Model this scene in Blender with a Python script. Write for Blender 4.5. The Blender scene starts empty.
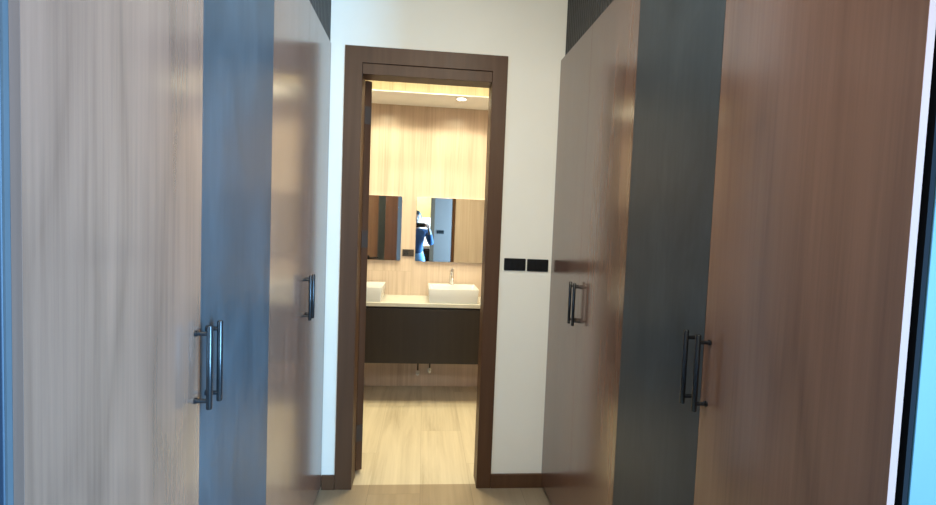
import bpy, bmesh, math, random
from mathutils import Vector, Matrix
random.seed(4)
S = bpy.context.scene
C = S.collection
PI = math.pi

# ------------------------------------------------------------------ measured layout (metres)
YW = 2.457            # face of the end wall with the doorway
XL, XR = -0.471, 0.668   # faces of the wardrobe doors
Y0, Y1, Y2, Y3 = 0.620, 1.089, 1.560, 2.008   # door joints along the corridor
ZT = 2.2              # top of the wardrobe doors
ZC = 2.75             # corridor ceiling
YB = 4.05             # bathroom far wall
ZB = 2.62             # bathroom ceiling
OX0, OX1, OZ = -0.320, 0.311, 2.07            # clear door opening

# ------------------------------------------------------------------ materials
def mat(name):
    m = bpy.data.materials.new(name); m.use_nodes = True
    nt = m.node_tree
    return m, nt, nt.nodes['Principled BSDF']

def node(nt, t, **kw):
    n = nt.nodes.new(t)
    for k, v in kw.items():
        if k in n.inputs: n.inputs[k].default_value = v
        else: setattr(n, k, v)
    return n

def simple(name, col, rough=0.5, metal=0.0, spec=0.5, var=0.06, scale=9.0, coat=0.0):
    m, nt, b = mat(name)
    tc = node(nt, 'ShaderNodeTexCoord')
    ns = node(nt, 'ShaderNodeTexNoise', Scale=scale, Detail=4.0)
    nt.links.new(tc.outputs['Object'], ns.inputs['Vector'])
    r = node(nt, 'ShaderNodeValToRGB')
    r.color_ramp.elements[0].position = 0.3; r.color_ramp.elements[1].position = 0.7
    r.color_ramp.elements[0].color = [c * (1 - var) for c in col] + [1]
    r.color_ramp.elements[1].color = [min(1, c * (1 + var)) for c in col] + [1]
    nt.links.new(ns.outputs['Fac'], r.inputs['Fac'])
    nt.links.new(r.outputs['Color'], b.inputs['Base Color'])
    b.inputs['Roughness'].default_value = rough
    b.inputs['Metallic'].default_value = metal
    b.inputs['Specular IOR Level'].default_value = spec
    b.inputs['Coat Weight'].default_value = coat
    return m

def ramp(nt, stops):
    r = node(nt, 'ShaderNodeValToRGB')
    e = r.color_ramp.elements
    e[0].position, e[0].color = stops[0][0], (*stops[0][1], 1)
    e[1].position, e[1].color = stops[-1][0], (*stops[-1][1], 1)
    for p, c in stops[1:-1]:
        x = e.new(p); x.color = (*c, 1)
    return r

def wood(name, dark, mid, light, rough=0.25, grain=(7, 7, 0.5), seed=0.0, spec=0.5, streak=0.35, fig=1.0, ior=1.5, coat=0.0):
    """wood veneer, grain along local Z"""
    m, nt, b = mat(name)
    L = nt.links.new
    tc = node(nt, 'ShaderNodeTexCoord')
    oi = node(nt, 'ShaderNodeObjectInfo')
    mul = node(nt, 'ShaderNodeMath', operation='MULTIPLY'); mul.inputs[1].default_value = 7.0
    L(oi.outputs['Random'], mul.inputs[0])
    off = node(nt, 'ShaderNodeVectorMath', operation='ADD')
    L(tc.outputs['Object'], off.inputs[0]); 
    cb = node(nt, 'ShaderNodeCombineXYZ', X=seed, Y=seed * 1.7)
    L(mul.outputs[0], cb.inputs['Z']); L(cb.outputs[0], off.inputs[1])
    # broad figure: stretched noise turned into rings (cathedral grain)
    mp = node(nt, 'ShaderNodeMapping'); mp.inputs['Scale'].default_value = grain
    L(off.outputs[0], mp.inputs['Vector'])
    n1 = node(nt, 'ShaderNodeTexNoise', Scale=1.0, Detail=2.0, Roughness=0.5, Distortion=0.4)
    L(mp.outputs[0], n1.inputs['Vector'])
    k = node(nt, 'ShaderNodeMath', operation='MULTIPLY'); k.inputs[1].default_value = 9.0 * fig
    L(n1.outputs['Fac'], k.inputs[0])
    fr = node(nt, 'ShaderNodeMath', operation='PINGPONG'); fr.inputs[1].default_value = 1.0
    L(k.outputs[0], fr.inputs[0])
    # fine streaks
    mp2 = node(nt, 'ShaderNodeMapping'); mp2.inputs['Scale'].default_value = (110, 110, 2.2)
    L(off.outputs[0], mp2.inputs['Vector'])
    n2 = node(nt, 'ShaderNodeTexNoise', Scale=1.0, Detail=5.0, Roughness=0.65)
    L(mp2.outputs[0], n2.inputs['Vector'])
    mp3 = node(nt, 'ShaderNodeMapping'); mp3.inputs['Scale'].default_value = (24, 24, 0.7)
    L(off.outputs[0], mp3.inputs['Vector'])
    n3 = node(nt, 'ShaderNodeTexNoise', Scale=1.0, Detail=3.0, Roughness=0.6)
    L(mp3.outputs[0], n3.inputs['Vector'])
    a = node(nt, 'ShaderNodeMix', data_type='FLOAT'); a.inputs[0].default_value = 0.66
    L(fr.outputs[0], a.inputs[2]); L(n3.outputs['Fac'], a.inputs[3])
    a2 = node(nt, 'ShaderNodeMix', data_type='FLOAT'); a2.inputs[0].default_value = streak
    L(a.outputs[0], a2.inputs[2]); L(n2.outputs['Fac'], a2.inputs[3])
    r = ramp(nt, [(0.30, dark), (0.5, mid), (0.70, light)])
    L(a2.outputs[0], r.inputs['Fac'])
    L(r.outputs['Color'], b.inputs['Base Color'])
    rr = node(nt, 'ShaderNodeMapRange'); rr.inputs['To Min'].default_value = rough * 0.85; rr.inputs['To Max'].default_value = rough * 1.2
    L(n3.outputs['Fac'], rr.inputs['Value']); L(rr.outputs[0], b.inputs['Roughness'])
    b.inputs['Specular IOR Level'].default_value = spec; b.inputs['IOR'].default_value = ior
    b.inputs['Coat Weight'].default_value = coat; b.inputs['Coat Roughness'].default_value = 0.16; b.inputs['Coat IOR'].default_value = 1.6
    return m

def scale3(c, k): return tuple(x * k for x in c)

WB = (0.158, 0.082, 0.055)
M = {}
M['brown'] = wood('brown_wood_laminate', scale3(WB, 0.72), WB, scale3(WB, 1.24), rough=0.20, grain=(4.2, 4.2, 0.75), ior=1.92, streak=0.40, coat=0.2, fig=0.9)
M['door_brown'] = wood('door_brown_veneer', (0.074, 0.034, 0.016), (0.086, 0.040, 0.019), (0.098, 0.047, 0.023), rough=0.42, seed=3, spec=0.22)
M['edge_lit'] = wood('edge_band', (0.20, 0.085, 0.058), (0.22, 0.095, 0.064), (0.24, 0.105, 0.07), rough=0.5, spec=0.2)  # door wood lightened; extra daylight is mixed into this right-hand copy
M['edge_white'] = simple('pale_edge_band', (0.62, 0.62, 0.62), 0.35)
M['edge_shaded'] = wood('edge_band_shaded', (0.09, 0.05, 0.037), (0.115, 0.064, 0.047), (0.135, 0.075, 0.056), rough=0.5, spec=0.2)  # darker left-hand copy of that wood, its weaker light put into the colour
M['gap_shade'] = simple('gap_shade_black', (0.003, 0.003, 0.004), 0.9, spec=0.1)  # near-black that paints the shade in the right wardrobe gap
M['plaster'] = simple('white_wall_paint', (0.81, 0.76, 0.66), 0.75, var=0.02, scale=3)
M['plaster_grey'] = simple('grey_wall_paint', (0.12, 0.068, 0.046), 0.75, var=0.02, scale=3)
M['ceiling'] = simple('ceiling_paint', (0.75, 0.74, 0.72), 0.8, var=0.02)
M['dark_blue'] = simple('blue_black_laminate', (0.007, 0.014, 0.026), 0.6)
M['teal'] = simple('slate_blue_laminate', (0.013, 0.047, 0.054), 0.6)
M['grey_trim'] = simple('grey_trim', (0.045, 0.05, 0.055), 0.5)
M['black'] = simple('matt_black', (0.012, 0.012, 0.013), 0.5)
M['black_gloss'] = simple('black_gloss_plastic', (0.010, 0.009, 0.008), 0.18, var=0.2, spec=0.25)
M['black_metal'] = simple('black_satin_metal', (0.007, 0.007, 0.008), 0.26, metal=0.0, spec=0.5)
M['steel'] = simple('brushed_steel', (0.55, 0.54, 0.52), 0.3, metal=1.0)
M['bronze'] = simple('dark_bronze', (0.05, 0.032, 0.022), 0.5, metal=0.0)
M['chrome'] = simple('chrome', (0.86, 0.86, 0.86), 0.06, metal=1.0, var=0.01)
M['mirror'] = simple('mirror_glass', (0.72, 0.74, 0.74), 0.015, metal=1.0, var=0.005)
M['ceramic'] = simple('white_ceramic', (0.52, 0.53, 0.54), 0.12, var=0.01)
M['counter'] = simple('cream_stone', (0.46, 0.45, 0.40), 0.2, var=0.04, scale=14)
M['vanity'] = wood('dark_walnut_laminate', (0.015, 0.011, 0.008), (0.018, 0.013, 0.0095), (0.022, 0.016, 0.012), rough=0.45, spec=0.35)
M['soffit'] = simple('soffit_paint', (0.88, 0.90, 0.92), 0.7, var=0.02)

def black_panel():
    m, nt, b = mat('charcoal_laminate')
    L = nt.links.new
    tc = node(nt, 'ShaderNodeTexCoord')
    mp = node(nt, 'ShaderNodeMapping'); mp.inputs['Scale'].default_value = (3, 3, 1.6)
    L(tc.outputs['Object'], mp.inputs['Vector'])
    n = node(nt, 'ShaderNodeTexNoise', Scale=2.2, Detail=6.0, Roughness=0.6, Distortion=0.8)
    L(mp.outputs[0], n.inputs['Vector'])
    mp2 = node(nt, 'ShaderNodeMapping'); mp2.inputs['Scale'].default_value = (60, 60, 5)
    L(tc.outputs['Object'], mp2.inputs['Vector'])
    n2 = node(nt, 'ShaderNodeTexNoise', Scale=1.0, Detail=4.0)
    L(mp2.outputs[0], n2.inputs['Vector'])
    a = node(nt, 'ShaderNodeMix', data_type='FLOAT'); a.inputs[0].default_value = 0.25
    L(n.outputs['Fac'], a.inputs[2]); L(n2.outputs['Fac'], a.inputs[3])
    r = ramp(nt, [(0.3, (0.025, 0.031, 0.035)), (0.5, (0.036, 0.044, 0.050)), (0.72, (0.053, 0.063, 0.070))])
    L(a.outputs[0], r.inputs['Fac']); L(r.outputs['Color'], b.inputs['Base Color'])
    rr = node(nt, 'ShaderNodeMapRange'); rr.inputs['To Min'].default_value = 0.30; rr.inputs['To Max'].default_value = 0.45; b.inputs['Specular IOR Level'].default_value = 0.28
    L(n.outputs['Fac'], rr.inputs['Value']); L(rr.outputs[0], b.inputs['Roughness'])
    return m
M['charcoal'] = black_panel()
M['flute'] = simple('charcoal_fluted_board', (0.028, 0.026, 0.023), 0.5, spec=0.3)

def planks(name, along, width, offset, length, dark, mid, light, grout, rough, gscale):
    """wood-look tile. along: 'Y' floor planks, 'Z' wall slabs; joints across X at offset + k*width"""
    m, nt, b = mat(name)
    L = nt.links.new
    tc = node(nt, 'ShaderNodeTexCoord')
    sp = node(nt, 'ShaderNodeSeparateXYZ'); L(tc.outputs['Object'], sp.inputs[0])
    def mth(op, a, bb=None):
        x = node(nt, 'ShaderNodeMath', operation=op)
        if isinstance(a, (int, float)): x.inputs[0].default_value = a
        else: L(a, x.inputs[0])
        if bb is not None:
            if isinstance(bb, (int, float)): x.inputs[1].default_value = bb
            else: L(bb, x.inputs[1])
        return x.outputs[0]
    u = mth('DIVIDE', mth('SUBTRACT', sp.outputs['X'], offset), width)
    iu = mth('FLOOR', u); fu = mth('FRACT', u)
    v = mth('ADD', mth('DIVIDE', sp.outputs[along], length), mth('MULTIPLY', iu, 0.37))
    iv = mth('FLOOR', v); fv = mth('FRACT', v)
    g = 0.0012
    j = mth('MAXIMUM', mth('LESS_THAN', fu, g * 2 / width), mth('LESS_THAN', fv, g * 2 / length))
    wn = node(nt, 'ShaderNodeTexWhiteNoise', noise_dimensions='2D')
    cb = node(nt, 'ShaderNodeCombineXYZ'); L(iu, cb.inputs['X']); L(iv, cb.inputs['Y']); L(cb.outputs[0], wn.inputs['Vector'])
    off = node(nt, 'ShaderNodeVectorMath', operation='MULTIPLY_ADD')
    L(wn.outputs['Color'], off.inputs[0]); off.inputs[1].default_value = (9, 9, 9); L(tc.outputs['Object'], off.inputs[2])
    sc = {'Y': (gscale, 0.9, gscale), 'Z': (gscale, gscale, 0.6)}[along]
    mp = node(nt, 'ShaderNodeMapping'); mp.inputs['Scale'].default_value = sc
    L(off.outputs[0], mp.inputs['Vector'])
    n = node(nt, 'ShaderNodeTexNoise', Scale=1.0, Detail=5.0, Roughness=0.6, Distortion=0.6)
    L(mp.outputs[0], n.inputs['Vector'])
    mp2 = node(nt, 'ShaderNodeMapping'); mp2.inputs['Scale'].default_value = tuple(5 * s if s > 2 else 1.5 * s for s in sc)
    L(off.outputs[0], mp2.inputs['Vector'])
    n2 = node(nt, 'ShaderNodeTexNoise', Scale=1.0, Detail=4.0, Roughness=0.6)
    L(mp2.outputs[0], n2.inputs['Vector'])
    f = mth('ADD', mth('MULTIPLY', n.outputs['Fac'], 0.6), mth('MULTIPLY', n2.outputs['Fac'], 0.3))
    f = mth('ADD', f, mth('MULTIPLY', wn.outputs['Value'], 0.1))
    r = ramp(nt, [(0.33, dark), (0.5, mid), (0.66, light)])
    L(f, r.inputs['Fac'])
    mx = node(nt, 'ShaderNodeMix', data_type='RGBA')
    L(j, mx.inputs[0]); L(r.outputs['Color'], mx.inputs[6]); mx.inputs[7].default_value = (*grout, 1)
    L(mx.outputs[2], b.inputs['Base Color'])
    b.inputs['Roughness'].default_value = rough
    return m
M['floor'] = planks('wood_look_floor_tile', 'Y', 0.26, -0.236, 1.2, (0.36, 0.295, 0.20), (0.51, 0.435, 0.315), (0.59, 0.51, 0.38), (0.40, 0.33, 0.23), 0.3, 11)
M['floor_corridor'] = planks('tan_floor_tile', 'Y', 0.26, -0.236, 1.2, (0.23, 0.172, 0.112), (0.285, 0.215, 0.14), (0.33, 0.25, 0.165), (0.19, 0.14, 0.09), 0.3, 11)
M['walltile'] = planks('wood_look_wall_tile', 'Z', 0.6, -0.096, 2.6, (0.36, 0.275, 0.215), (0.51, 0.405, 0.325), (0.60, 0.485, 0.40), (0.42, 0.34, 0.25), 0.35, 14)

def emit(name, col, strength):
    m, nt, b = mat(name)
    b.inputs['Base Color'].default_value = (*col, 1)
    b.inputs['Emission Color'].default_value = (*col, 1)
    b.inputs['Emission Strength'].default_value = strength
    return m
M['led'] = emit('yellow_led', (1.0, 0.96, 0.42), 16.0)
M['lamp'] = emit('downlight_lens', (1.0, 0.95, 0.85), 8.0)
M['daylight'] = emit('overcast_sky', (0.85, 0.93, 1.0), 2.2)
M['glass'] = (lambda: (lambda t: (t[2].inputs['Transmission Weight'].__setattr__('default_value', 1.0), t[2].inputs['Roughness'].__setattr__('default_value', 0.0), t[0])[2])(mat('window_glass')))()

# ------------------------------------------------------------------ mesh helper
class MB:
    def __init__(s): s.bm = bmesh.new()
    def box(s, x0, x1, y0, y1, z0, z1, mx=None):
        v = [s.bm.verts.new((x, y, z)) for x in (x0, x1) for y in (y0, y1) for z in (z0, z1)]
        if mx is not None:
            for a in v: a.co = mx @ a.co
        for q in ((0, 1, 3, 2), (4, 6, 7, 5), (0, 4, 5, 1), (2, 3, 7, 6), (0, 2, 6, 4), (1, 5, 7, 3)):
            s.bm.faces.new([v[i] for i in q])
        return s
    def cyl(s, p0, p1, r0, r1=None, n=20, mx=None):
        r1 = r0 if r1 is None else r1
        return s.sweep([(p0, r0), (p1, r1)], n, mx)
    def sweep(s, pr, n=16, mx=None):
        """tube through points with radii, mitred frames, capped"""
        P = [Vector(p) for p, _ in pr]; Rr = [r for _, r in pr]
        rings = []; up = None
        for i, p in enumerate(P):
            a = P[max(i - 1, 0)]; b = P[min(i + 1, len(P) - 1)]
            t = (b - a).normalized()
            if up is None:
                up = Vector((0, 0, 1)) if abs(t.z) < 0.9 else Vector((1, 0, 0))
            e1 = (up - t * up.dot(t)).normalized(); up = e1
            e2 = t.cross(e1)
            ring = []
            for k in range(n):
                th = 2 * PI * k / n
                q = p + (e1 * math.cos(th) + e2 * math.sin(th)) * Rr[i]
                if mx is not None: q = mx @ q
                ring.append(s.bm.verts.new(q))
            rings.append(ring)
        for a, b in zip(rings, rings[1:]):
            for k in range(n):
                s.bm.faces.new((a[k], a[(k + 1) % n], b[(k + 1) % n], b[k]))
        s.bm.faces.new(rings[0][::-1]); s.bm.faces.new(rings[-1])
        return s
    def prism(s, pts, f0, f1):
        """polygon pts (2D) between mapping f0(u,v) and f1(u,v)"""
        a = [s.bm.verts.new(f0(*p)) for p in pts]; b = [s.bm.verts.new(f1(*p)) for p in pts]
        n = len(pts)
        s.bm.faces.new(a); s.bm.faces.new(b[::-1])
        for k in range(n): s.bm.faces.new((a[k], b[k], b[(k + 1) % n], a[(k + 1) % n]))
        return s
    def lathe(s, prof, c, n=32):
        rings = []
        for r, z in prof:
            rings.append([s.bm.verts.new((c[0] + r * math.cos(2 * PI * k / n), c[1] + r * math.sin(2 * PI * k / n), c[2] + z)) for k in range(n)])
        for a, b in zip(rings, rings[1:]):
            for k in range(n): s.bm.faces.new((a[k], a[(k + 1) % n], b[(k + 1) % n], b[k]))
        s.bm.faces.new(rings[0][::-1]); s.bm.faces.new(rings[-1])
        return s
    def build(s, name, m, parent=None, org=(0, 0, 0), bevel=0.0, seg=2, weld=False):
        bm = s.bm
        if weld: bmesh.ops.remove_doubles(bm, verts=bm.verts, dist=1e-5)
        bmesh.ops.recalc_face_normals(bm, faces=bm.faces)
        bmesh.ops.translate(bm, verts=bm.verts, vec=-Vector(org))
        for f in bm.faces: f.smooth = True
        for e in bm.edges:
            if len(e.link_faces) == 2 and e.calc_face_angle(0) > math.radians(35): e.smooth = False
        me = bpy.data.meshes.new(name); bm.to_mesh(me); bm.free()
        me.materials.append(M[m] if isinstance(m, str) else m)
        o = bpy.data.objects.new(name, me); C.objects.link(o)
        if parent: o.parent = parent
        else: o.location = org
        if bevel:
            b = o.modifiers.new('bevel', 'BEVEL'); b.width = bevel; b.segments = seg; b.limit_method = 'ANGLE'; b.angle_limit = math.radians(40)
        return o

def tag(o, label, cat, group=None):
    o['label'] = label; o['category'] = cat
    if group: o['group'] = group
    return o
def thing(name, loc, label, cat, group=None):
    o = bpy.data.objects.new(name, None); C.objects.link(o); o.location = loc; o.empty_display_size = 0.1
    return tag(o, label, cat, group)
def struct(o, label=None, cat=None):
    o['kind'] = 'structure'
    if label: o['label'] = label
    if cat: o['category'] = cat
    return o
def structure_root(name, loc, label, cat):
    o = bpy.data.objects.new(name, None); C.objects.link(o); o.location = loc
    return struct(o, label, cat)

# ------------------------------------------------------------------ room shell
XRL, XRR = -1.9, 1.8      # bedroom side walls
YK = -2.2                 # wall behind the photographer
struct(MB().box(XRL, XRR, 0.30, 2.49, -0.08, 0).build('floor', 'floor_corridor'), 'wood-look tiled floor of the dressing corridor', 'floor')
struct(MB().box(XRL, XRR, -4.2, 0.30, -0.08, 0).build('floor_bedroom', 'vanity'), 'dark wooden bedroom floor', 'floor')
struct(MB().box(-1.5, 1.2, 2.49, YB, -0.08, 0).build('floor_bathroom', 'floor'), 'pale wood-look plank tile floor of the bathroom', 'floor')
M['bed_ceiling'] = simple('beige_ceiling_paint', (0.34, 0.24, 0.16), 0.8, var=0.02)
struct(MB().box(XRL, XRR, -4.2, 0.30, ZC, ZC + 0.1).build('ceiling_bedroom', 'bed_ceiling'), 'beige ceiling of the bedroom', 'ceiling')
struct(MB().box(XRL, XRR, 0.30, 2.557, ZC, ZC + 0.1).build('ceiling', 'ceiling'), 'white ceiling over the dressing corridor', 'ceiling')
# end wall with the doorway
w = MB()
w.box(-1.2, OX0 - 0.02, YW, YW + 0.1, 0, ZC).box(OX1 + 0.02, 1.3, YW, YW + 0.1, 0, ZC).box(OX0 - 0.02, OX1 + 0.02, YW, YW + 0.1, 2.15, ZC)
struct(w.build('wall_back', 'plaster'), 'white painted end wall around the bathroom doorway', 'wall')
# walls behind the wardrobes
struct(MB().box(-1.2, -1.1, 0.72, YW, 0, ZC).build('wall_left', 'plaster'), 'white wall behind the left wardrobes', 'wall')
struct(MB().box(1.3, 1.4, 0.72, YW + 0.1, 0, ZC).build('wall_right', 'plaster'), 'white wall behind the right wardrobes', 'wall')
# wall ends facing the bedroom, beside the wardrobes
struct(MB().box(0.694, XRR, 0.612, 0.716, 0, ZC).build('wall_front_right', 'teal', bevel=0.002), 'slate-blue wall end bathed in bright daylight at the right edge', 'wall')
struct(MB().box(XRL, -0.4858, 0.612, 0.716, 0, ZC).build('wall_front_left', 'dark_blue', bevel=0.002), 'dark blue-grey wall end at the left edge', 'wall')
struct(MB().box(0.686, 0.6935, 0.6135, 0.712, 0, ZC).build('gap_shade_strip', 'gap_shade'), 'black strip standing in for the shade in the gap beside the right wardrobe door', 'trim')  # strip added so the gap's shade is put in as colour
struct(MB().box(-0.4856, -0.4832, 0.613, 0.712, 0, ZC).build('trim_3', 'grey_trim'), 'pale trim strip beside the left wardrobe door', 'trim')
# bedroom behind the photographer (seen in the bathroom mirror)
struct(MB().box(XRL - 0.1, XRL, -4.2, 0.716, 0, ZC).build('wall_bedroom_left', 'plaster_grey'))
w = MB()
WY0, WY1, WZ0, WZ1 = -2.05, -0.35, 0.10, 2.35
w.box(XRR, XRR + 0.1, -4.2, WY0, 0, ZC).box(XRR, XRR + 0.1, WY1, 0.716, 0, ZC).box(XRR, XRR + 0.1, WY0, WY1, 0, WZ0).box(XRR, XRR + 0.1, WY0, WY1, WZ1, ZC)
struct(w.build('wall_bedroom_right', 'plaster_grey'))
wn = structure_root('window_1', (XRR + 0.05, WY0, WZ0), 'tall bedroom window beyond the right wall end', 'window')
f = MB()
for y in (WY0, (WY0 + WY1) / 2 - 0.025, WY1 - 0.05): f.box(XRR + 0.03, XRR + 0.08, y, y + 0.05, WZ0, WZ1)
for z in (WZ0, WZ1 - 0.05): f.box(XRR + 0.031, XRR + 0.079, WY0 + 0.05, WY1 - 0.05, z, z + 0.05)
f.build('window_frame', 'black', wn, wn.location)
MB().box(XRR + 0.052, XRR + 0.058, WY0 + 0.05, WY1 - 0.05, WZ0 + 0.05, WZ1 - 0.05).build('pane', 'glass', wn, wn.location)
# wall behind the camera with an opening to the next room
w = MB()
w.box(0.17, XRR, YK - 0.1, YK, 0, ZC).box(XRL, -0.36, YK - 0.1, YK, 0, ZC).box(-0.36, 0.17, YK - 0.1, YK, 2.15, ZC)
struct(w.build('wall_rear', 'plaster_grey'))
t = MB().box(0.13, 0.215, YK, YK + 0.014, 0, 2.2).box(-0.405, -0.32, YK, YK + 0.014, 0, 2.2).box(-0.32, 0.13, YK, YK + 0.014, 2.115, 2.2)
t.box(0.13, 0.169, YK - 0.1, YK, 0, 2.15).box(-0.359, -0.32, YK - 0.1, YK, 0, 2.15)
struct(t.build('trim_4', 'door_brown'), 'brown door casing in the wall behind the photographer', 'trim')
struct(MB().box(XRL, XRR, -4.3, -4.2, 0, ZC).build('wall_rear_room', 'plaster'))
wn2 = structure_root('window_2', (-0.1, -4.19, 0.8), 'bright window seen in the right bathroom mirror', 'window')
f = MB()
f.box(-0.9, -0.86, -4.2, -4.15, 0.8, 2.1).box(0.36, 0.4, -4.2, -4.15, 0.8, 2.1).box(-0.86, 0.36, -4.199, -4.151, 0.8, 0.84).box(-0.86, 0.36, -4.199, -4.151, 2.06, 2.1)
f.build('window_frame', 'plaster', wn2, wn2.location)
MB().box(-0.86, 0.36, -4.197, -4.185, 0.84, 2.06).build('pane', 'daylight', wn2, wn2.location)
M['blind'] = simple('cream_blind', (0.85, 0.78, 0.42), 0.7)
bl = MB().box(-0.88, 0.38, -4.145, -4.141, 1.55, 2.08)
bl.cyl((-0.88, -4.12, 2.1), (0.38, -4.12, 2.1), 0.025).box(-0.88, 0.38, -4.15, -4.135, 1.535, 1.555)
tag(bl.build('roller_blind', 'blind', None, (0, -4.14, 1.53)), 'cream roller blind pulled halfway over the window seen in the mirror', 'blind')
dr = thing('dresser', (-0.2, -3.8, 0), 'low dark dresser under the bright window seen in the mirror', 'dresser')
MB().box(-0.9, 0.5, -4.08, -3.65, 0.08, 0.76).build('body', 'vanity', dr, dr.location, 0.004)
MB().box(-0.92, 0.52, -4.1, -3.63, 0.76, 0.79).build('top', 'vanity', dr, dr.location, 0.004)
for x in (-0.89, -0.425, 0.04):
    d = MB().box(x, x + 0.45, -3.648, -3.63, 0.1, 0.74).build('drawer', 'vanity', dr, dr.location, 0.003)
    MB().cyl((x + 0.15, -3.615, 0.6), (x + 0.3, -3.615, 0.6), 0.006).cyl((x + 0.17, -3.63, 0.6), (x + 0.17, -3.615, 0.6), 0.005).cyl((x + 0.28, -3.63, 0.6), (x + 0.28, -3.615, 0.6), 0.005).build('handle', 'black_metal', d, dr.location)
for x in (-0.87, 0.43):
    for y in (-4.05, -3.72): MB().box(x, x + 0.04, y, y + 0.04, 0, 0.08).build('foot', 'black', dr, dr.location)

# baseboards on the end wall
struct(MB().box(XL - 0.0, -0.408, YW - 0.014, YW, 0, 0.073).build('baseboard_left', 'door_brown', bevel=0.002), 'dark brown baseboard left of the doorway', 'baseboard')
struct(MB().box(0.389, XR + 0.015, YW - 0.014, YW, 0, 0.073).build('baseboard_right', 'door_brown', bevel=0.002), 'dark brown baseboard right of the doorway', 'baseboard')

# bathroom shell
struct(MB().box(-1.5, 1.2, YB, YB + 0.1, 0, ZB).build('wall_bathroom_back', 'walltile'), 'pale wood-look tiled bathroom wall behind the vanity', 'wall')
struct(MB().box(-1.6, -1.5, YW + 0.1, YB + 0.1, 0, ZB).build('wall_bathroom_left', 'walltile'))
struct(MB().box(1.2, 1.3, YW + 0.1, YB + 0.1, 0, ZB).build('wall_bathroom_right', 'walltile'))
w = MB().box(-1.5, OX0 - 0.02, YW + 0.1, YW + 0.11, 0, ZB).box(OX1 + 0.02, 1.2, YW + 0.1, YW + 0.11, 0, ZB).box(OX0 - 0.02, OX1 + 0.02, YW + 0.1, YW + 0.11, 2.15, ZB)
struct(w.build('wall_bathroom_front', 'walltile'))
struct(MB().box(-1.6, 1.3, YW + 0.1, YB + 0.1, ZB, ZB + 0.1).build('ceiling_bathroom', 'ceiling'), 'white bathroom ceiling', 'ceiling')
# dropped soffit slab over the vanity, leaving a lit cove above it
so = MB().box(-1.5, 1.2, 3.66, YB - 0.002, 2.310, 2.318)
struct(so.build('trim_5', 'soffit', bevel=0.002), 'white dropped soffit above the vanity mirrors', 'soffit')
tag(MB().box(-1.45, 1.15, 3.93, 3.945, 2.324, 2.334).build('led_strip', 'led', None, (-0.15, 3.93, 2.324)), 'yellow glowing light strip in the cove above the soffit', 'light strip')

# ------------------------------------------------------------------ door frame, door
tr = structure_root('trim_1', (0, YW, 0), 'brown wooden frame around the bathroom doorway', 'door frame')
cs = MB()
yf = YW - 0.012
ci0, ci1 = OX0 - 0.002, OX1 + 0.002
cs.prism([(-0.406, 0), (ci0, 0), (ci0, 2.122), (ci1, 2.122), (ci1, 0), (0.388, 0), (0.388, 2.2), (-0.406, 2.2)], lambda u, v: (u, yf, v), lambda u, v: (u, YW + 0.02, v))
cs.build('casing', 'door_brown', tr, tr.location, 0.0015)
MB().box(OX0 - 0.0015, OX1 + 0.0015, YW - 0.004, YW + 0.1, OZ, 2.1215).build('head_panel', 'door_brown', tr, tr.location, 0.001)
MB().box(OX0 - 0.02, OX0 - 0.002, YW + 0.02, YW + 0.115, 0, 2.12).box(OX1 + 0.002, OX1 + 0.02, YW + 0.02, YW + 0.115, 0, 2.12).build('jamb', 'door_brown', tr, tr.location, 0.001)
cb = MB()
yb0, yb1 = YW + 0.11, YW + 0.12
cb.box(-0.36, OX0 - 0.004, yb0, yb1, 0, 2.09).box(OX1 + 0.004, 0.345, yb0, yb1, 0, 2.09).box(-0.36, 0.345, yb0, yb1, 2.09, 2.13)
cb.build('rear_casing', 'door_brown', tr, tr.location, 0.001)

# the door leaf, hinged on the left, swung well open into the bathroom
hinge = Vector((OX0 - 0.003, YW + 0.135, 0))
ang = math.radians(118)
dm = Matrix.Translation(hinge) @ Matrix.Rotation(ang, 4, 'Z')    # local +X runs along the leaf, leaf face towards corridor when shut = -Y
dr1 = structure_root('door_1', hinge, 'brown bathroom door standing open into the bathroom, seen edge on', 'door')
dr1.rotation_euler = (0, 0, ang)
leaf = MB().box(0.004, 0.256, -0.038, -0.002, 0.02, 2.08).box(0.391, 0.622, -0.038, -0.002, 0.02, 2.08)
for xa, xb in ((0.012, 0.2565), (0.3905, 0.62)):
    MB().box(xa, xb, -0.0405, -0.0382, 0.022, 2.078).build('face_panel', 'brown', dr1, (0, 0, 0), 0.0006)['label'] = 'brown wood-grain face of the door'
leaf.build('leaf', 'door_brown', dr1, (0, 0, 0), 0.0015)
MB().box(0.2565, 0.3905, -0.0400, -0.0025, 0.02, 2.08).build('dark_inlay', 'charcoal', dr1, (0, 0, 0))['label'] = 'charcoal vertical inlay of the door'
for z in (0.18, 1.0, 1.22, 1.86):
    if z == 1.0: continue
    MB().cyl((-0.001, 0.004, z), (-0.001, 0.004, z + 0.09), 0.006, n=14).box(0.001, 0.0038, -0.036, 0.0, z, z + 0.09).build('hinge', 'bronze', dr1, (0, 0, 0))['label'] = 'dark bronze hinge'
for s in (-1, 1):
    y = -0.0405 if s < 0 else -0.002
    h = MB().cyl((0.565, y, 1.0), (0.565, y + s * 0.008, 1.0), 0.026).cyl((0.565, y + s * 0.006, 1.0), (0.565, y + s * 0.05, 1.0), 0.009)
    h.sweep([((0.57, y + s * 0.047, 1.0), 0.009), ((0.52, y + s * 0.049, 1.0), 0.0085), ((0.455, y + s * 0.047, 1.0), 0.0075)], 14)
    h.build('door_handle', 'black_metal', dr1, (0, 0, 0))

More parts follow.
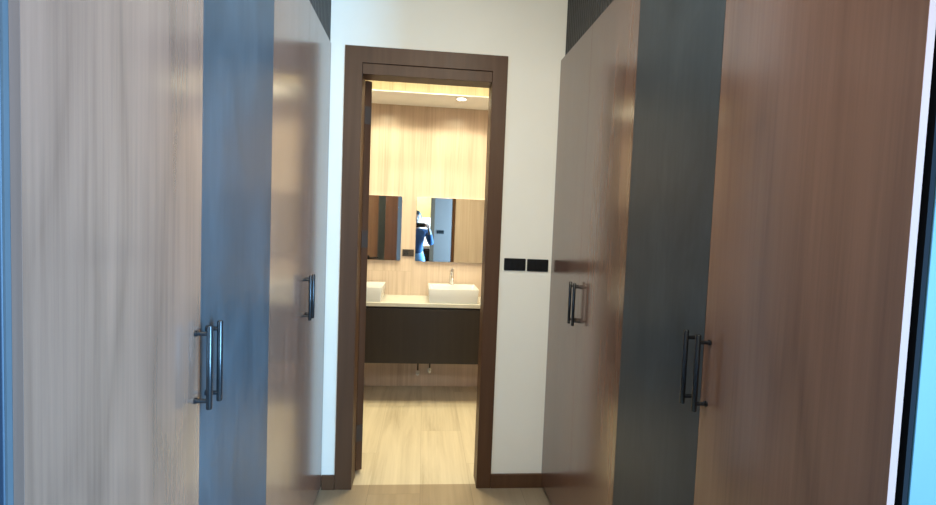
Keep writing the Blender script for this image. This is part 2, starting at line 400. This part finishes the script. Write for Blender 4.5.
# ------------------------------------------------------------------ wardrobes
def handle(side, y, door, org, z0, z1):
    x = XL if side < 0 else XR
    s = 1 if side < 0 else -1           # towards the corridor
    h = MB()
    xb = x + s * 0.030
    h.sweep([((xb, y, z0), 0.0050), ((xb, y, z0 + 0.002), 0.0062), ((xb, y, z1 - 0.002), 0.0062), ((xb, y, z1), 0.0050)], 18)
    for z in (z0 + 0.018, z1 - 0.018):
        h.cyl((x + s * 0.0005, y, z), (xb, y, z), 0.0047, n=14)
        h.cyl((x + s * 0.0005, y, z), (x + s * 0.004, y, z), 0.0066, n=14)
    o = h.build('handle', 'black_metal', door, org)
    return o

def wardrobe(side, ya, ym, yb, mats, label, carc0, back_gap=0.001):
    x = XL if side < 0 else XR
    s = 1 if side > 0 else -1           # into the cabinet
    org = (x + s * 0.3, (ya + yb) / 2, 0)
    t = thing('wardrobe', org, label, 'wardrobe', 'wardrobes lining the corridor')
    def bx(mb, xa, xb, *r): return mb.box(min(xa, xb), max(xa, xb), *r)
    back = x + s * 0.60
    ye = yb - back_gap
    c = MB()
    bx(c, x + s * 0.0175, back, carc0, carc0 + 0.018, 0.06, ZT - 0.005)
    bx(c, x + s * 0.0175, back, ye - 0.018, ye, 0.06, ZT - 0.005)
    bx(c, x + s * 0.0175, back, carc0 + 0.018, ye - 0.018, 0.06, 0.078)
    bx(c, x + s * 0.0175, back, carc0 + 0.018, ye - 0.018, ZT - 0.023, ZT - 0.005)
    bx(c, back - s * 0.008, back, carc0 + 0.018, ye - 0.018, 0.078, ZT - 0.023)
    c.build('carcass', 'black', t, org)
    p = MB(); bx(p, x + s * 0.03, back, carc0, ye, 0, 0.06); p.build('plinth', 'black', t, org)
    for k, (a, b, m) in enumerate(((ya, ym, mats[0]), (ym, yb, mats[1]))):
        d = MB(); bx(d, x, x + s * 0.0118, a + (0.0015 if a < 0.7 else 0.0009), b - 0.0009, 0.022, ZT)
        door = d.build('door', m, t, org)
        door['label'] = ('charcoal wardrobe door' if m == 'charcoal' else 'brown wood-grain wardrobe door')
        if a < 0.7:
            e = MB(); bx(e, x, x + s * 0.0118, a + 0.0006, a + 0.00148, 0.022, ZT)
            e.build('edge_band', 'edge_lit' if side > 0 else 'edge_shaded', door, org)['label'] = 'wood-grain edge band catching the daylight'
        handle(side, (b - 0.026) if k == 0 else (a + 0.026), door, org, *((0.942, 1.122) if ya < 1 else (0.952, 1.132)))
    return t

wardrobe(-1, Y0, Y1, Y2, ('brown', 'charcoal'), 'left-hand wardrobe nearest the viewer, greyish wood door beside bluish charcoal door', 0.72)
wardrobe(-1, Y2, Y3, YW - 0.015, ('brown', 'brown'), 'left-hand wardrobe with two bronze-lit brown doors next to the doorway wall', Y2 + 0.001)
wardrobe(1, Y0 - 0.002, Y1, Y2, ('brown', 'charcoal'), 'right-hand wardrobe nearest the viewer, wide brown door beside charcoal door', 0.72)
far = wardrobe(1, Y2, Y3, YW - 0.002, ('brown', 'brown'), 'right-hand wardrobe with two brown doors next to the light switches', Y2 + 0.012, 0.013)
# the far right unit stands a touch askew
th = 0.013; pv = Vector((XR, Y2, 0)); d = Vector(far.location) - pv
far.location = pv + Matrix.Rotation(th, 3, 'Z') @ d; far.rotation_euler = (0, 0, th)

# fluted charcoal boards closing the gap above the wardrobes
def fluted(side, label):
    x = (XL - 0.006) if side < 0 else (XR + 0.008)
    s = 1 if side > 0 else -1
    xa, ya, yb = x, 0.72, YW - 0.002
    n = int((yb - ya) / 0.029); p = (yb - ya) / n
    pts = []
    for k in range(n):
        y = ya + k * p
        pts += [(x + s * 0.009, y), (x + s * 0.009, y + p * 0.26), (x + s * 0.001, y + p * 0.34), (x, y + p * 0.44), (x, y + p * 0.86), (x + s * 0.001, y + p * 0.96)]
    pts += [(x + s * 0.009, yb), (x + s * 0.03, yb), (x + s * 0.03, ya)]
    b = MB().prism(pts, lambda u, v: (u, v, ZT + 0.004), lambda u, v: (u, v, ZC - 0.002))
    o = b.build('fluted_panel', 'flute', None, (x, (ya + yb) / 2, ZT + 0.004))
    return tag(o, label, 'panel', 'fluted boards above the wardrobes')
fluted(-1, 'dark fluted board above the left-hand wardrobes')
fluted(1, 'dark fluted board above the right-hand wardrobes')

# ------------------------------------------------------------------ switches and socket
def rounded(w, h, r, n=5):
    pts = []
    for cx, cz, a0 in ((w / 2 - r, h / 2 - r, 0), (-w / 2 + r, h / 2 - r, 90), (-w / 2 + r, -h / 2 + r, 180), (w / 2 - r, -h / 2 + r, 270)):
        for k in range(n + 1):
            a = math.radians(a0 + 90 * k / n); pts.append((cx + r * math.cos(a), cz + r * math.sin(a)))
    return pts
def plate(mb, cx, cz, w, h, y0, y1, r=0.004):
    mb.prism(rounded(w, h, r), lambda u, v: (cx + u, y0, cz + v), lambda u, v: (cx + u, y1, cz + v)); return mb

def switch(x0, x1, z0, z1, y, label, n, cat='light switch', m='black_gloss', face=-1, rocker='black_gloss', group=None):
    cx, cz, w, h = (x0 + x1) / 2, (z0 + z1) / 2, x1 - x0, z1 - z0
    org = (cx, y, cz)
    t = thing('light_switch', org, label, cat, group)
    plate(MB(), cx, cz, w, h, y, y + face * 0.008).build('plate', m, t, org, 0.0012)
    k = (w - 0.018) / n
    for i in range(n):
        xx = x0 + 0.009 + k * (i + 0.5)
        plate(MB(), xx, cz, k - 0.0015, h - 0.016, y + face * 0.008, y + face * 0.0115, 0.002).build('rocker', rocker, t, org, 0.001)
    return t
switch(0.411, 0.522, 1.136, 1.198, YW, 'left one of the two black switch plates, right of the doorway, beside the brown casing', 3, group='switch plates right of the doorway')
switch(0.530, 0.640, 1.135, 1.197, YW, 'right one of the two black switch plates, next to the right wardrobe', 3, group='switch plates right of the doorway')
switch(0.27, 0.42, 1.18, 1.25, YK, 'black switch plate on the grey wall, seen in the right mirror', 3, face=1)

def socket():
    x0, x1, z0, z1 = -0.170, -0.076, 1.088, 1.145
    cx, cz = (x0 + x1) / 2, (z0 + z1) / 2
    org = (cx, YB, cz)
    t = thing('wall_socket', org, 'dark wall socket on the tiled wall between the two mirrors', 'socket')
    m = simple('dark_brown_plastic', (0.035, 0.025, 0.018), 0.35)
    plate(MB(), cx, cz, x1 - x0, z1 - z0, YB, YB - 0.009).build('plate', m, t, org, 0.0012)
    plate(MB(), cx - 0.017, cz, 0.040, 0.040, YB - 0.009, YB - 0.0105).build('outlet_face', 'black', t, org)
    hl = MB()
    for dx, dz in ((0, 0.009), (-0.011, -0.007), (0.011, -0.007)): hl.box(cx - 0.017 + dx - 0.002, cx - 0.017 + dx + 0.002, YB - 0.0112, YB - 0.0106, cz + dz - 0.004, cz + dz + 0.004)
    hl.build('slot', 'black_gloss', t, org)
    plate(MB(), cx + 0.028, cz, 0.016, 0.036, YB - 0.009, YB - 0.0125, 0.002).build('rocker', m, t, org, 0.001)
socket()

# ------------------------------------------------------------------ bathroom fittings
VX0, VX1, VF = -0.86, 0.62, 3.625
v = thing('vanity_cabinet', (-0.12, YB, 0.31), 'dark floating vanity cabinet hung below the cream countertop', 'vanity')
MB().box(VX0 + 0.01, VX1 - 0.01, VF + 0.022, YB - 0.001, 0.315, 0.737).build('body', 'vanity', v, v.location, 0.001)
MB().box(VX0, VX1, VF + 0.002, VF + 0.0205, 0.312, 0.722).build('front_panel', 'vanity', v, v.location, 0.0015)
ct = MB().box(VX0 - 0.005, VX1 + 0.005, VF, YB - 0.001, 0.738, 0.766).build('countertop', 'counter', None, (-0.12, VF, 0.738), 0.002)
tag(ct, 'cream stone countertop carrying the two white basins', 'countertop')

def basin(cx, label):
    """rectangular vessel basin with a rear deck for the tap"""
    y0, y1, z0, z1, w = 3.650, 4.020, 0.767, 0.875, 0.385
    org = (cx, (y0 + y1) / 2, z0)
    b = MB(); bm = b.bm
    def ring(hw, ya, yb, z, r, n=6):
        out = []
        for sx, yy, a0 in ((1, yb, 0), (-1, yb, 90), (-1, ya, 180), (1, ya, 270)):
            ccx = cx + sx * (hw - r); ccy = yy - r if yy == yb else yy + r
            for k in range(n + 1):
                a = math.radians(a0 + 90 * k / n)
                out.append(bm.verts.new((ccx + r * math.cos(a), ccy + r * math.sin(a), z)))
        return out
    hw = w / 2
    R = [ring(hw - 0.010, y0 + 0.008, y1 - 0.004, z0, 0.010), ring(hw - 0.001, y0 + 0.001, y1, z1 - 0.004, 0.012),
         ring(hw - 0.003, y0 + 0.003, y1 - 0.002, z1, 0.011), ring(hw - 0.010, y0 + 0.010, y1 - 0.085, z1, 0.014),
         ring(hw - 0.013, y0 + 0.013, y1 - 0.088, z1 - 0.004, 0.018), ring(hw - 0.035, y0 + 0.035, y1 - 0.105, z0 + 0.026, 0.03),
         ring(hw - 0.075, y0 + 0.08, y1 - 0.15, z0 + 0.020, 0.03)]
    for a, c in zip(R, R[1:]):
        n = len(a)
        for k in range(n): bm.faces.new((a[k], a[(k + 1) % n], c[(k + 1) % n], c[k]))
    bm.faces.new(R[0][::-1]); bm.faces.new(R[-1])
    t = thing('wash_basin', org, label, 'basin', 'basins on the countertop')
    bo = b.build('bowl', 'ceramic', t, org)
    MB().lathe([(0.02, 0), (0.021, 0.002), (0.012, 0.003)], (cx, 3.81, z0 + 0.0198), 24).build('drain', 'chrome', t, org)['label'] = 'chrome drain'
    return t
basin(0.240, 'white rectangular basin at right on the countertop, below the right mirror')
basin(-0.485, 'white rectangular basin at left, mostly hidden by the door edge')

def faucet(cx, label):
    z = 0.876; y = 3.972
    t = thing('basin_faucet', (cx, y, z), label, 'faucet', 'faucets on the basins')
    MB().lathe([(0.024, 0), (0.024, 0.004), (0.0205, 0.008), (0.019, 0.075), (0.0205, 0.080), (0.0205, 0.092), (0.018, 0.096)], (cx, y, z), 28).build('body', 'chrome', t, (cx, y, z))
    MB().sweep([((cx, y - 0.012, z + 0.056), 0.0125), ((cx, y - 0.05, z + 0.066), 0.0115), ((cx, y - 0.095, z + 0.064), 0.0105), ((cx, y - 0.108, z + 0.052), 0.010), ((cx, y - 0.110, z + 0.044), 0.009)], 18).build('spout', 'chrome', t, (cx, y, z))
    MB().lathe([(0.017, 0.096), (0.0195, 0.100), (0.0175, 0.118), (0.010, 0.124)], (cx, y, z), 24).sweep([((cx, y, z + 0.113), 0.006), ((cx, y - 0.045, z + 0.126), 0.0055), ((cx, y - 0.085, z + 0.134), 0.005)], 12).build('lever', 'chrome', t, (cx, y, z))
faucet(0.240, 'chrome single-lever faucet on the right basin')
faucet(-0.485, 'chrome single-lever faucet on the left basin, hidden behind the door edge')

def mirror(x0, x1, label):
    cx, cz = (x0 + x1) / 2, (1.052 + 1.575) / 2
    o = plate(MB(), cx, cz, x1 - x0, 1.575 - 1.052, YB - 0.001, YB - 0.018, 0.012).build('wall_mirror', 'mirror', None, (cx, YB, cz))
    tag(o, label, 'mirror', 'mirrors above the vanity')
mirror(-0.065, 0.545, 'frameless wall mirror above the right basin, reflecting the photographer')
mirror(-0.795, -0.184, 'frameless wall mirror at left above the left basin, reflecting the brown door')

# angle valves under the vanity
def valve(x, z, label):
    org = (x, YB, z)
    t = thing('angle_valve', org, label, 'valve', 'angle valves beneath the vanity')
    b = MB().cyl((x, YB, z), (x, YB - 0.006, z), 0.017).cyl((x, YB - 0.006, z), (x, YB - 0.05, z), 0.010).cyl((x, YB - 0.036, z), (x, YB - 0.036, z + 0.028), 0.009)
    b.build('body', 'steel', t, org)
    MB().cyl((x, YB - 0.052, z), (x, YB - 0.07, z), 0.012, 0.010, 10).build('knob', 'steel', t, org)
    MB().sweep([((x, YB - 0.036, z + 0.029), 0.006), ((x, YB - 0.040, z + 0.09), 0.006), ((x + 0.01, YB - 0.05, 0.309), 0.006)], 10).build('hose', 'vanity', t, org)
valve(-0.012, 0.118, 'left, lower chrome angle valve on the wall beneath the vanity')
valve(0.086, 0.140, 'right, higher chrome angle valve on the wall beneath the vanity')

# downlight in the soffit
def downlight(x, y, z, label, n=32):
    t = thing('downlight', (x, y, z), label, 'ceiling light', None)
    MB().lathe([(0.030, 0.004), (0.046, 0.0), (0.048, -0.003), (0.045, -0.005), (0.034, -0.003)], (x, y, z - 0.001), n).build('ring', 'soffit', t, (x, y, z))
    MB().lathe([(0.0, -0.001), (0.030, -0.0015), (0.033, -0.0042), (0.0, -0.0050)][1:], (x, y, z - 0.0012), n).build('lens', 'lamp', t, (x, y, z))
downlight(0.250, 3.735, 2.310, 'small glowing round downlight in the soffit above the right mirror')

# ------------------------------------------------------------------ the photographer (seen in the right mirror)
def skin_chain(name, verts, edges, m, parent, org, sub=2, root=0):
    me = bpy.data.meshes.new(name)
    me.from_pydata([Vector(v[0]) - Vector(org) for v in verts], edges, [])
    o = bpy.data.objects.new(name, me); C.objects.link(o)
    if parent: o.parent = parent
    else: o.location = org
    md = o.modifiers.new('skin', 'SKIN')
    if not me.skin_vertices: me.skin_vertices.new()
    sv = me.skin_vertices[0].data
    for i, vv in enumerate(verts):
        r = vv[1]; sv[i].radius = r if isinstance(r, tuple) else (r, r)
        sv[i].use_root = (i == root)
    md.use_smooth_shade = True
    ss = o.modifiers.new('sub', 'SUBSURF'); ss.levels = sub; ss.render_levels = sub
    me.materials.append(M[m])
    return o

M['skin'] = simple('skin', (0.42, 0.24, 0.16), 0.5)
M['hair'] = simple('dark_hair', (0.02, 0.016, 0.014), 0.55, var=0.4, scale=60)
M['shirt'] = simple('dark_blue_cloth', (0.045, 0.085, 0.17), 0.85, var=0.15, scale=30)
M['jeans'] = simple('light_blue_denim', (0.25, 0.42, 0.60), 0.9, var=0.15, scale=60)
M['shoe'] = simple('shoe_leather', (0.05, 0.045, 0.04), 0.5)

def person():
    px, py = -0.13, -0.47
    def P(x, y, z): return (px + x, py + y, z)
    o = (px, py, 0)
    t = thing('person', o, 'person in dark blue top and jeans holding up a phone, reflected in the mirror', 'person')
    # body: one continuous surface
    V = [(P(0, 0, 0.83), (0.135, 0.10)),      # 0 pelvis
         (P(0, 0.00, 0.95), (0.115, 0.085)), (P(0, 0.005, 1.09), (0.13, 0.09)), (P(0, 0.0, 1.22), (0.125, 0.085)),   # 1-3
         (P(0, 0.0, 1.29), (0.06, 0.055)), (P(0, 0.015, 1.345), (0.047, 0.047)), (P(0, 0.03, 1.40), (0.045, 0.05)),   # 4-6 neck
         (P(-0.16, 0, 1.235), 0.05), (P(-0.20, 0.045, 1.02), 0.041), (P(-0.09, 0.27, 1.235), 0.030), (P(-0.055, 0.335, 1.30), 0.023),  # 7-10 left arm
         (P(0.17, 0, 1.235), 0.05), (P(0.26, 0.05, 1.02), 0.041), (P(0.225, 0.28, 1.235), 0.030), (P(0.205, 0.345, 1.30), 0.023),     # 11-14 right arm
         (P(-0.085, 0, 0.76), 0.085), (P(-0.095, 0.015, 0.44), 0.058), (P(-0.10, -0.01, 0.24), 0.05), (P(-0.10, -0.02, 0.075), 0.036), (P(-0.105, 0.09, 0.035), 0.034),
         (P(0.085, 0, 0.76), 0.085), (P(0.095, 0.015, 0.44), 0.058), (P(0.10, -0.01, 0.24), 0.05), (P(0.10, -0.02, 0.075), 0.036), (P(0.105, 0.09, 0.035), 0.034)]
    Eg = [(0, 1), (1, 2), (2, 3), (3, 4), (4, 5), (5, 6), (3, 7), (7, 8), (8, 9), (9, 10), (3, 11), (11, 12), (12, 13), (13, 14),
          (0, 15), (15, 16), (16, 17), (17, 18), (18, 19), (0, 20), (20, 21), (21, 22), (22, 23), (23, 24)]
    # hands: palm + five separate fingers, gripping the two ends of the phone
    def hand(s, wrist, fidx):
        base = len(V)
        V.append((wrist(0, 0.025, 0.02), (0.028, 0.016))); Eg.append((fidx, base))
        V.append((wrist(-s * 0.006, 0.045, 0.035), (0.030, 0.014))); Eg.append((base, base + 1))
    skin_chain('body', V, Eg, 'skin', t, o, 2)
    # clothing follows the body
    T = [(P(0, 0, 0.80), (0.150, 0.112)), (P(0, 0, 0.95), (0.130, 0.100)), (P(0, 0.005, 1.09), (0.145, 0.103)), (P(0, 0.0, 1.215), (0.138, 0.097)), (P(0, 0.002, 1.285), (0.074, 0.068)),
         (P(-0.165, 0, 1.235), 0.062), (P(-0.203, 0.043, 1.02), 0.053), (P(-0.098, 0.25, 1.215), 0.039),
         (P(0.175, 0, 1.235), 0.062), (P(0.263, 0.048, 1.02), 0.053), (P(0.228, 0.26, 1.215), 0.039)]
    skin_chain('top', T, [(0, 1), (1, 2), (2, 3), (3, 4), (3, 5), (5, 6), (6, 7), (3, 8), (8, 9), (9, 10)], 'shirt', t, o, 2)
    J = [(P(0, 0, 0.84), (0.145, 0.108)), (P(0, 0, 0.93), (0.125, 0.095)), (P(-0.087, 0, 0.75), 0.097), (P(-0.096, 0.012, 0.44), 0.071), (P(-0.10, -0.01, 0.24), 0.064), (P(-0.10, -0.015, 0.09), 0.062),
         (P(0.087, 0, 0.75), 0.097), (P(0.096, 0.012, 0.44), 0.071), (P(0.10, -0.01, 0.24), 0.064), (P(0.10, -0.015, 0.09), 0.062)]
    skin_chain('jeans', J, [(0, 1), (0, 2), (2, 3), (3, 4), (4, 5), (0, 6), (6, 7), (7, 8), (8, 9)], 'jeans', t, o, 2)
    for s in (-1, 1):
        skin_chain('shoe', [(P(s * 0.10, -0.055, 0.042), (0.041, 0.041)), (P(s * 0.102, 0.02, 0.045), (0.043, 0.043)), (P(s * 0.108, 0.11, 0.036), (0.046, 0.034)), (P(s * 0.11, 0.165, 0.032), (0.036, 0.028))],
                   [(0, 1), (1, 2), (2, 3)], 'shoe', t, o, 2, 1)
    # hands
    for s, w in ((-1, V[10][0]), (1, V[14][0])):
        w = Vector(w)
        inn = -s                                     # direction towards the phone centre
        end = w + Vector((inn * 0.012, 0.04, 0.035))
        hv = [(w, 0.021), ((w + end) / 2, (0.030, 0.018)), (end, (0.032, 0.015))]
        he = [(0, 1), (1, 2)]
        for k, ln in enumerate((0.9, 1.0, 0.95, 0.75)):
            b0 = len(hv)
            a = end + Vector((0, -0.012 + 0.008 * k * 0.3, 0.024 - 0.016 * k))
            hv += [(a + Vector((0, 0.012, 0)), 0.0095), (a + Vector((inn * 0.012 * ln, 0.034 * ln, 0.004)), 0.0085), (a + Vector((inn * 0.036 * ln, 0.036 * ln, 0.004)), 0.0078), (a + Vector((inn * 0.052 * ln, 0.028, 0.003)), 0.0068)]
            he += [(2, b0), (b0, b0 + 1), (b0 + 1, b0 + 2), (b0 + 2, b0 + 3)]
        b0 = len(hv)                                 # thumb leaves the palm's side
        hv += [(w + Vector((inn * 0.022, 0.008, 0.022)), 0.012), (w + Vector((inn * 0.042, 0.016, 0.030)), 0.0105), (w + Vector((inn * 0.062, 0.020, 0.033)), 0.0085)]
        he += [(1, b0), (b0, b0 + 1), (b0 + 1, b0 + 2)]
        skin_chain('hand', [(tuple(a), r) for a, r in hv], he, 'skin', t, o, 2, 1)
    # head
    hc = Vector(P(0, 0.045, 1.475))
    hm = bmesh.new(); bmesh.ops.create_icosphere(hm, subdivisions=4, radius=1.0)
    for vv in hm.verts:
        x, y, z = vv.co
        jaw = 1.0 - 0.28 * max(0, -z) ** 1.3
        X = x * 0.074 * jaw; Y = y * 0.093 * (1 - 0.10 * max(0, -z)); Z = z * 0.112
        if y > 0.2 and z < 0.1: Y += 0.006 * max(0, -z)
        # nose, brow, eye sockets, lips, chin
        g = lambda cx, cz, sx, sz: math.exp(-((x - cx) / sx) ** 2 - ((z - cz) / sz) ** 2) if y > 0 else 0
        Y += 0.022 * g(0, -0.20, 0.16, 0.14) + 0.010 * g(0, 0.0, 0.12, 0.2) - 0.008 * g(0.42, 0.02, 0.2, 0.12) - 0.008 * g(-0.42, 0.02, 0.2, 0.12)
        Y += 0.006 * g(0, -0.50, 0.28, 0.05) + 0.006 * g(0, -0.60, 0.24, 0.05) + 0.007 * g(0, -0.85, 0.25, 0.12) + 0.004 * g(0, 0.18, 0.7, 0.08)
        vv.co = hc + Vector((X, Y, Z)) - Vector(o)
    for f in hm.faces: f.smooth = True
    me = bpy.data.meshes.new('head'); hm.to_mesh(me); hm.free(); me.materials.append(M['skin'])
    ho = bpy.data.objects.new('head', me); C.objects.link(ho); ho.parent = t
    M['eye'] = simple('eye', (0.5, 0.5, 0.5), 0.2)
    for s in (-1, 1):
        e = bmesh.new(); bmesh.ops.create_uvsphere(e, u_segments=14, v_segments=10, radius=0.0115)
        bmesh.ops.translate(e, verts=e.verts, vec=hc + Vector((s * 0.031, 0.076, 0.002)) - Vector(o))
        me = bpy.data.meshes.new('eye'); e.to_mesh(me); e.free(); me.materials.append(M['eye'])
        eo = bpy.data.objects.new('eye', me); C.objects.link(eo); eo.parent = ho
        MB().lathe([(0.012, -0.028), (0.016, -0.005), (0.017, 0.018), (0.010, 0.03)], hc + Vector((s * 0.074, -0.002, -0.004)), 12).build('ear', 'skin', ho, o)
    # hair cap
    b = bmesh.new(); bmesh.ops.create_icosphere(b, subdivisions=4, radius=1.0)
    dele = [vv for vv in b.verts if vv.co.z < (0.38 if vv.co.y > 0.35 else (-0.15 if vv.co.y > -0.2 else -0.62))]
    bmesh.ops.delete(b, geom=dele, context='VERTS')
    for vv in b.verts:
        x, y, z = vv.co; k = 1 + 0.03 * math.sin(13 * x + 9 * y) * math.sin(11 * z)
        vv.co = hc + Vector((x * 0.082 * k, y * 0.101 * k - 0.003, z * 0.122 * k)) - Vector(o)
    for f in b.faces: f.smooth = True
    me = bpy.data.meshes.new('hair'); b.to_mesh(me); b.free(); me.materials.append(M['hair'])
    hr = bpy.data.objects.new('hair', me); C.objects.link(hr); hr.parent = t
    so = hr.modifiers.new('solid', 'SOLIDIFY'); so.thickness = 0.012
person()
ph = thing('phone', (-0.055, -0.088, 1.345), 'dark phone held level by the photographer in the mirror', 'phone')
plate(MB(), -0.055, 1.345, 0.155, 0.074, -0.084, -0.092, 0.01).build('body', 'black_gloss', ph, ph.location, 0.001)
plate(MB(), 0.0, 1.352, 0.034, 0.034, -0.0825, -0.0838, 0.008).build('camera_bump', 'black', ph, ph.location)

# ------------------------------------------------------------------ lights
def area(name, loc, rot, sx, sy, power, col, spread=None):
    l = bpy.data.lights.new(name, 'AREA'); l.shape = 'RECTANGLE'; l.size = sx; l.size_y = sy
    l.energy = power; l.color = col
    if spread: l.spread = math.radians(spread)
    o = bpy.data.objects.new(name, l); C.objects.link(o); o.location = loc; o.rotation_euler = rot
    return o
def spot(name, loc, power, col, angle, blend=0.6, rad=0.03, rot=(0, 0, 0)):
    l = bpy.data.lights.new(name, 'SPOT'); l.energy = power; l.color = col; l.spot_size = math.radians(angle); l.spot_blend = blend
    l.shadow_soft_size = rad
    o = bpy.data.objects.new(name, l); C.objects.link(o); o.location = loc; o.rotation_euler = rot
    return o
DAY = (0.25, 0.585, 1.0)
area('window_daylight', (XRR - 0.01, (WY0 + WY1) / 2, (WZ0 + WZ1) / 2), (0, PI / 2, 0), 2.1, 1.6, 960, DAY)
area('corridor_light', (0.10, 0.95, ZC - 0.02), (0, 0, 0), 0.3, 0.8, 20, (1.0, 0.90, 0.70))
area('end_wall_fill', (0.05, -0.75, ZC - 0.03), (math.radians(70), 0, 0), 0.7, 0.5, 19, (1.0, 0.88, 0.64), 95)  # unseen fill added behind the camera, tilted to brighten the end wall
area('rear_room_light', (-0.2, -3.2, ZC - 0.02), (0, 0, 0), 0.6, 0.6, 90, (1.0, 0.9, 0.7))
WARM = (1.0, 0.91, 0.60)
area('bathroom_light', (0.0, 3.05, ZB - 0.015), (0, 0, 0), 0.9, 0.2, 33, WARM)
for x in (-0.5, 0.1, 0.7):
    spot('bathroom_downlight', (x, 3.42, ZB - 0.02), 45, WARM, 92, 0.7, 0.04)
for x in (-0.95, -0.35, 0.25, 0.85):
    spot('soffit_spot', (x, 3.735, 2.30), 22, WARM, 165, 0.9, 0.03)

wd = bpy.data.worlds.new('World'); S.world = wd; wd.use_nodes = True
wd.node_tree.nodes['Background'].inputs[0].default_value = (0.3, 0.5, 0.8, 1)
wd.node_tree.nodes['Background'].inputs[1].default_value = 0.3

# ------------------------------------------------------------------ camera (solved from the vanishing points)
yaw, pitch, roll = 0.0915, -0.0528, 0.0385
fw = Vector((math.sin(yaw) * math.cos(pitch), math.cos(yaw) * math.cos(pitch), math.sin(pitch)))
r = Vector((math.cos(yaw), -math.sin(yaw), 0)); u = r.cross(fw)
r2 = r * math.cos(roll) + u * math.sin(roll); u2 = -r * math.sin(roll) + u * math.cos(roll)
cam = bpy.data.cameras.new('Camera'); cam.sensor_width = 36; cam.sensor_fit = 'HORIZONTAL'; cam.lens = 489.2 / 936 * 36
cam.clip_start = 0.01
co = bpy.data.objects.new('Camera', cam); C.objects.link(co)
mx = Matrix((r2, u2, -fw)).transposed().to_4x4(); mx.translation = (0, 0, 1.3501)
co.matrix_world = mx
S.camera = co
S.view_settings.view_transform = 'Standard'; S.view_settings.look = 'None'
S.view_settings.gamma = 1.0; S.view_settings.exposure = 0.0; S.view_settings.use_curve_mapping = False
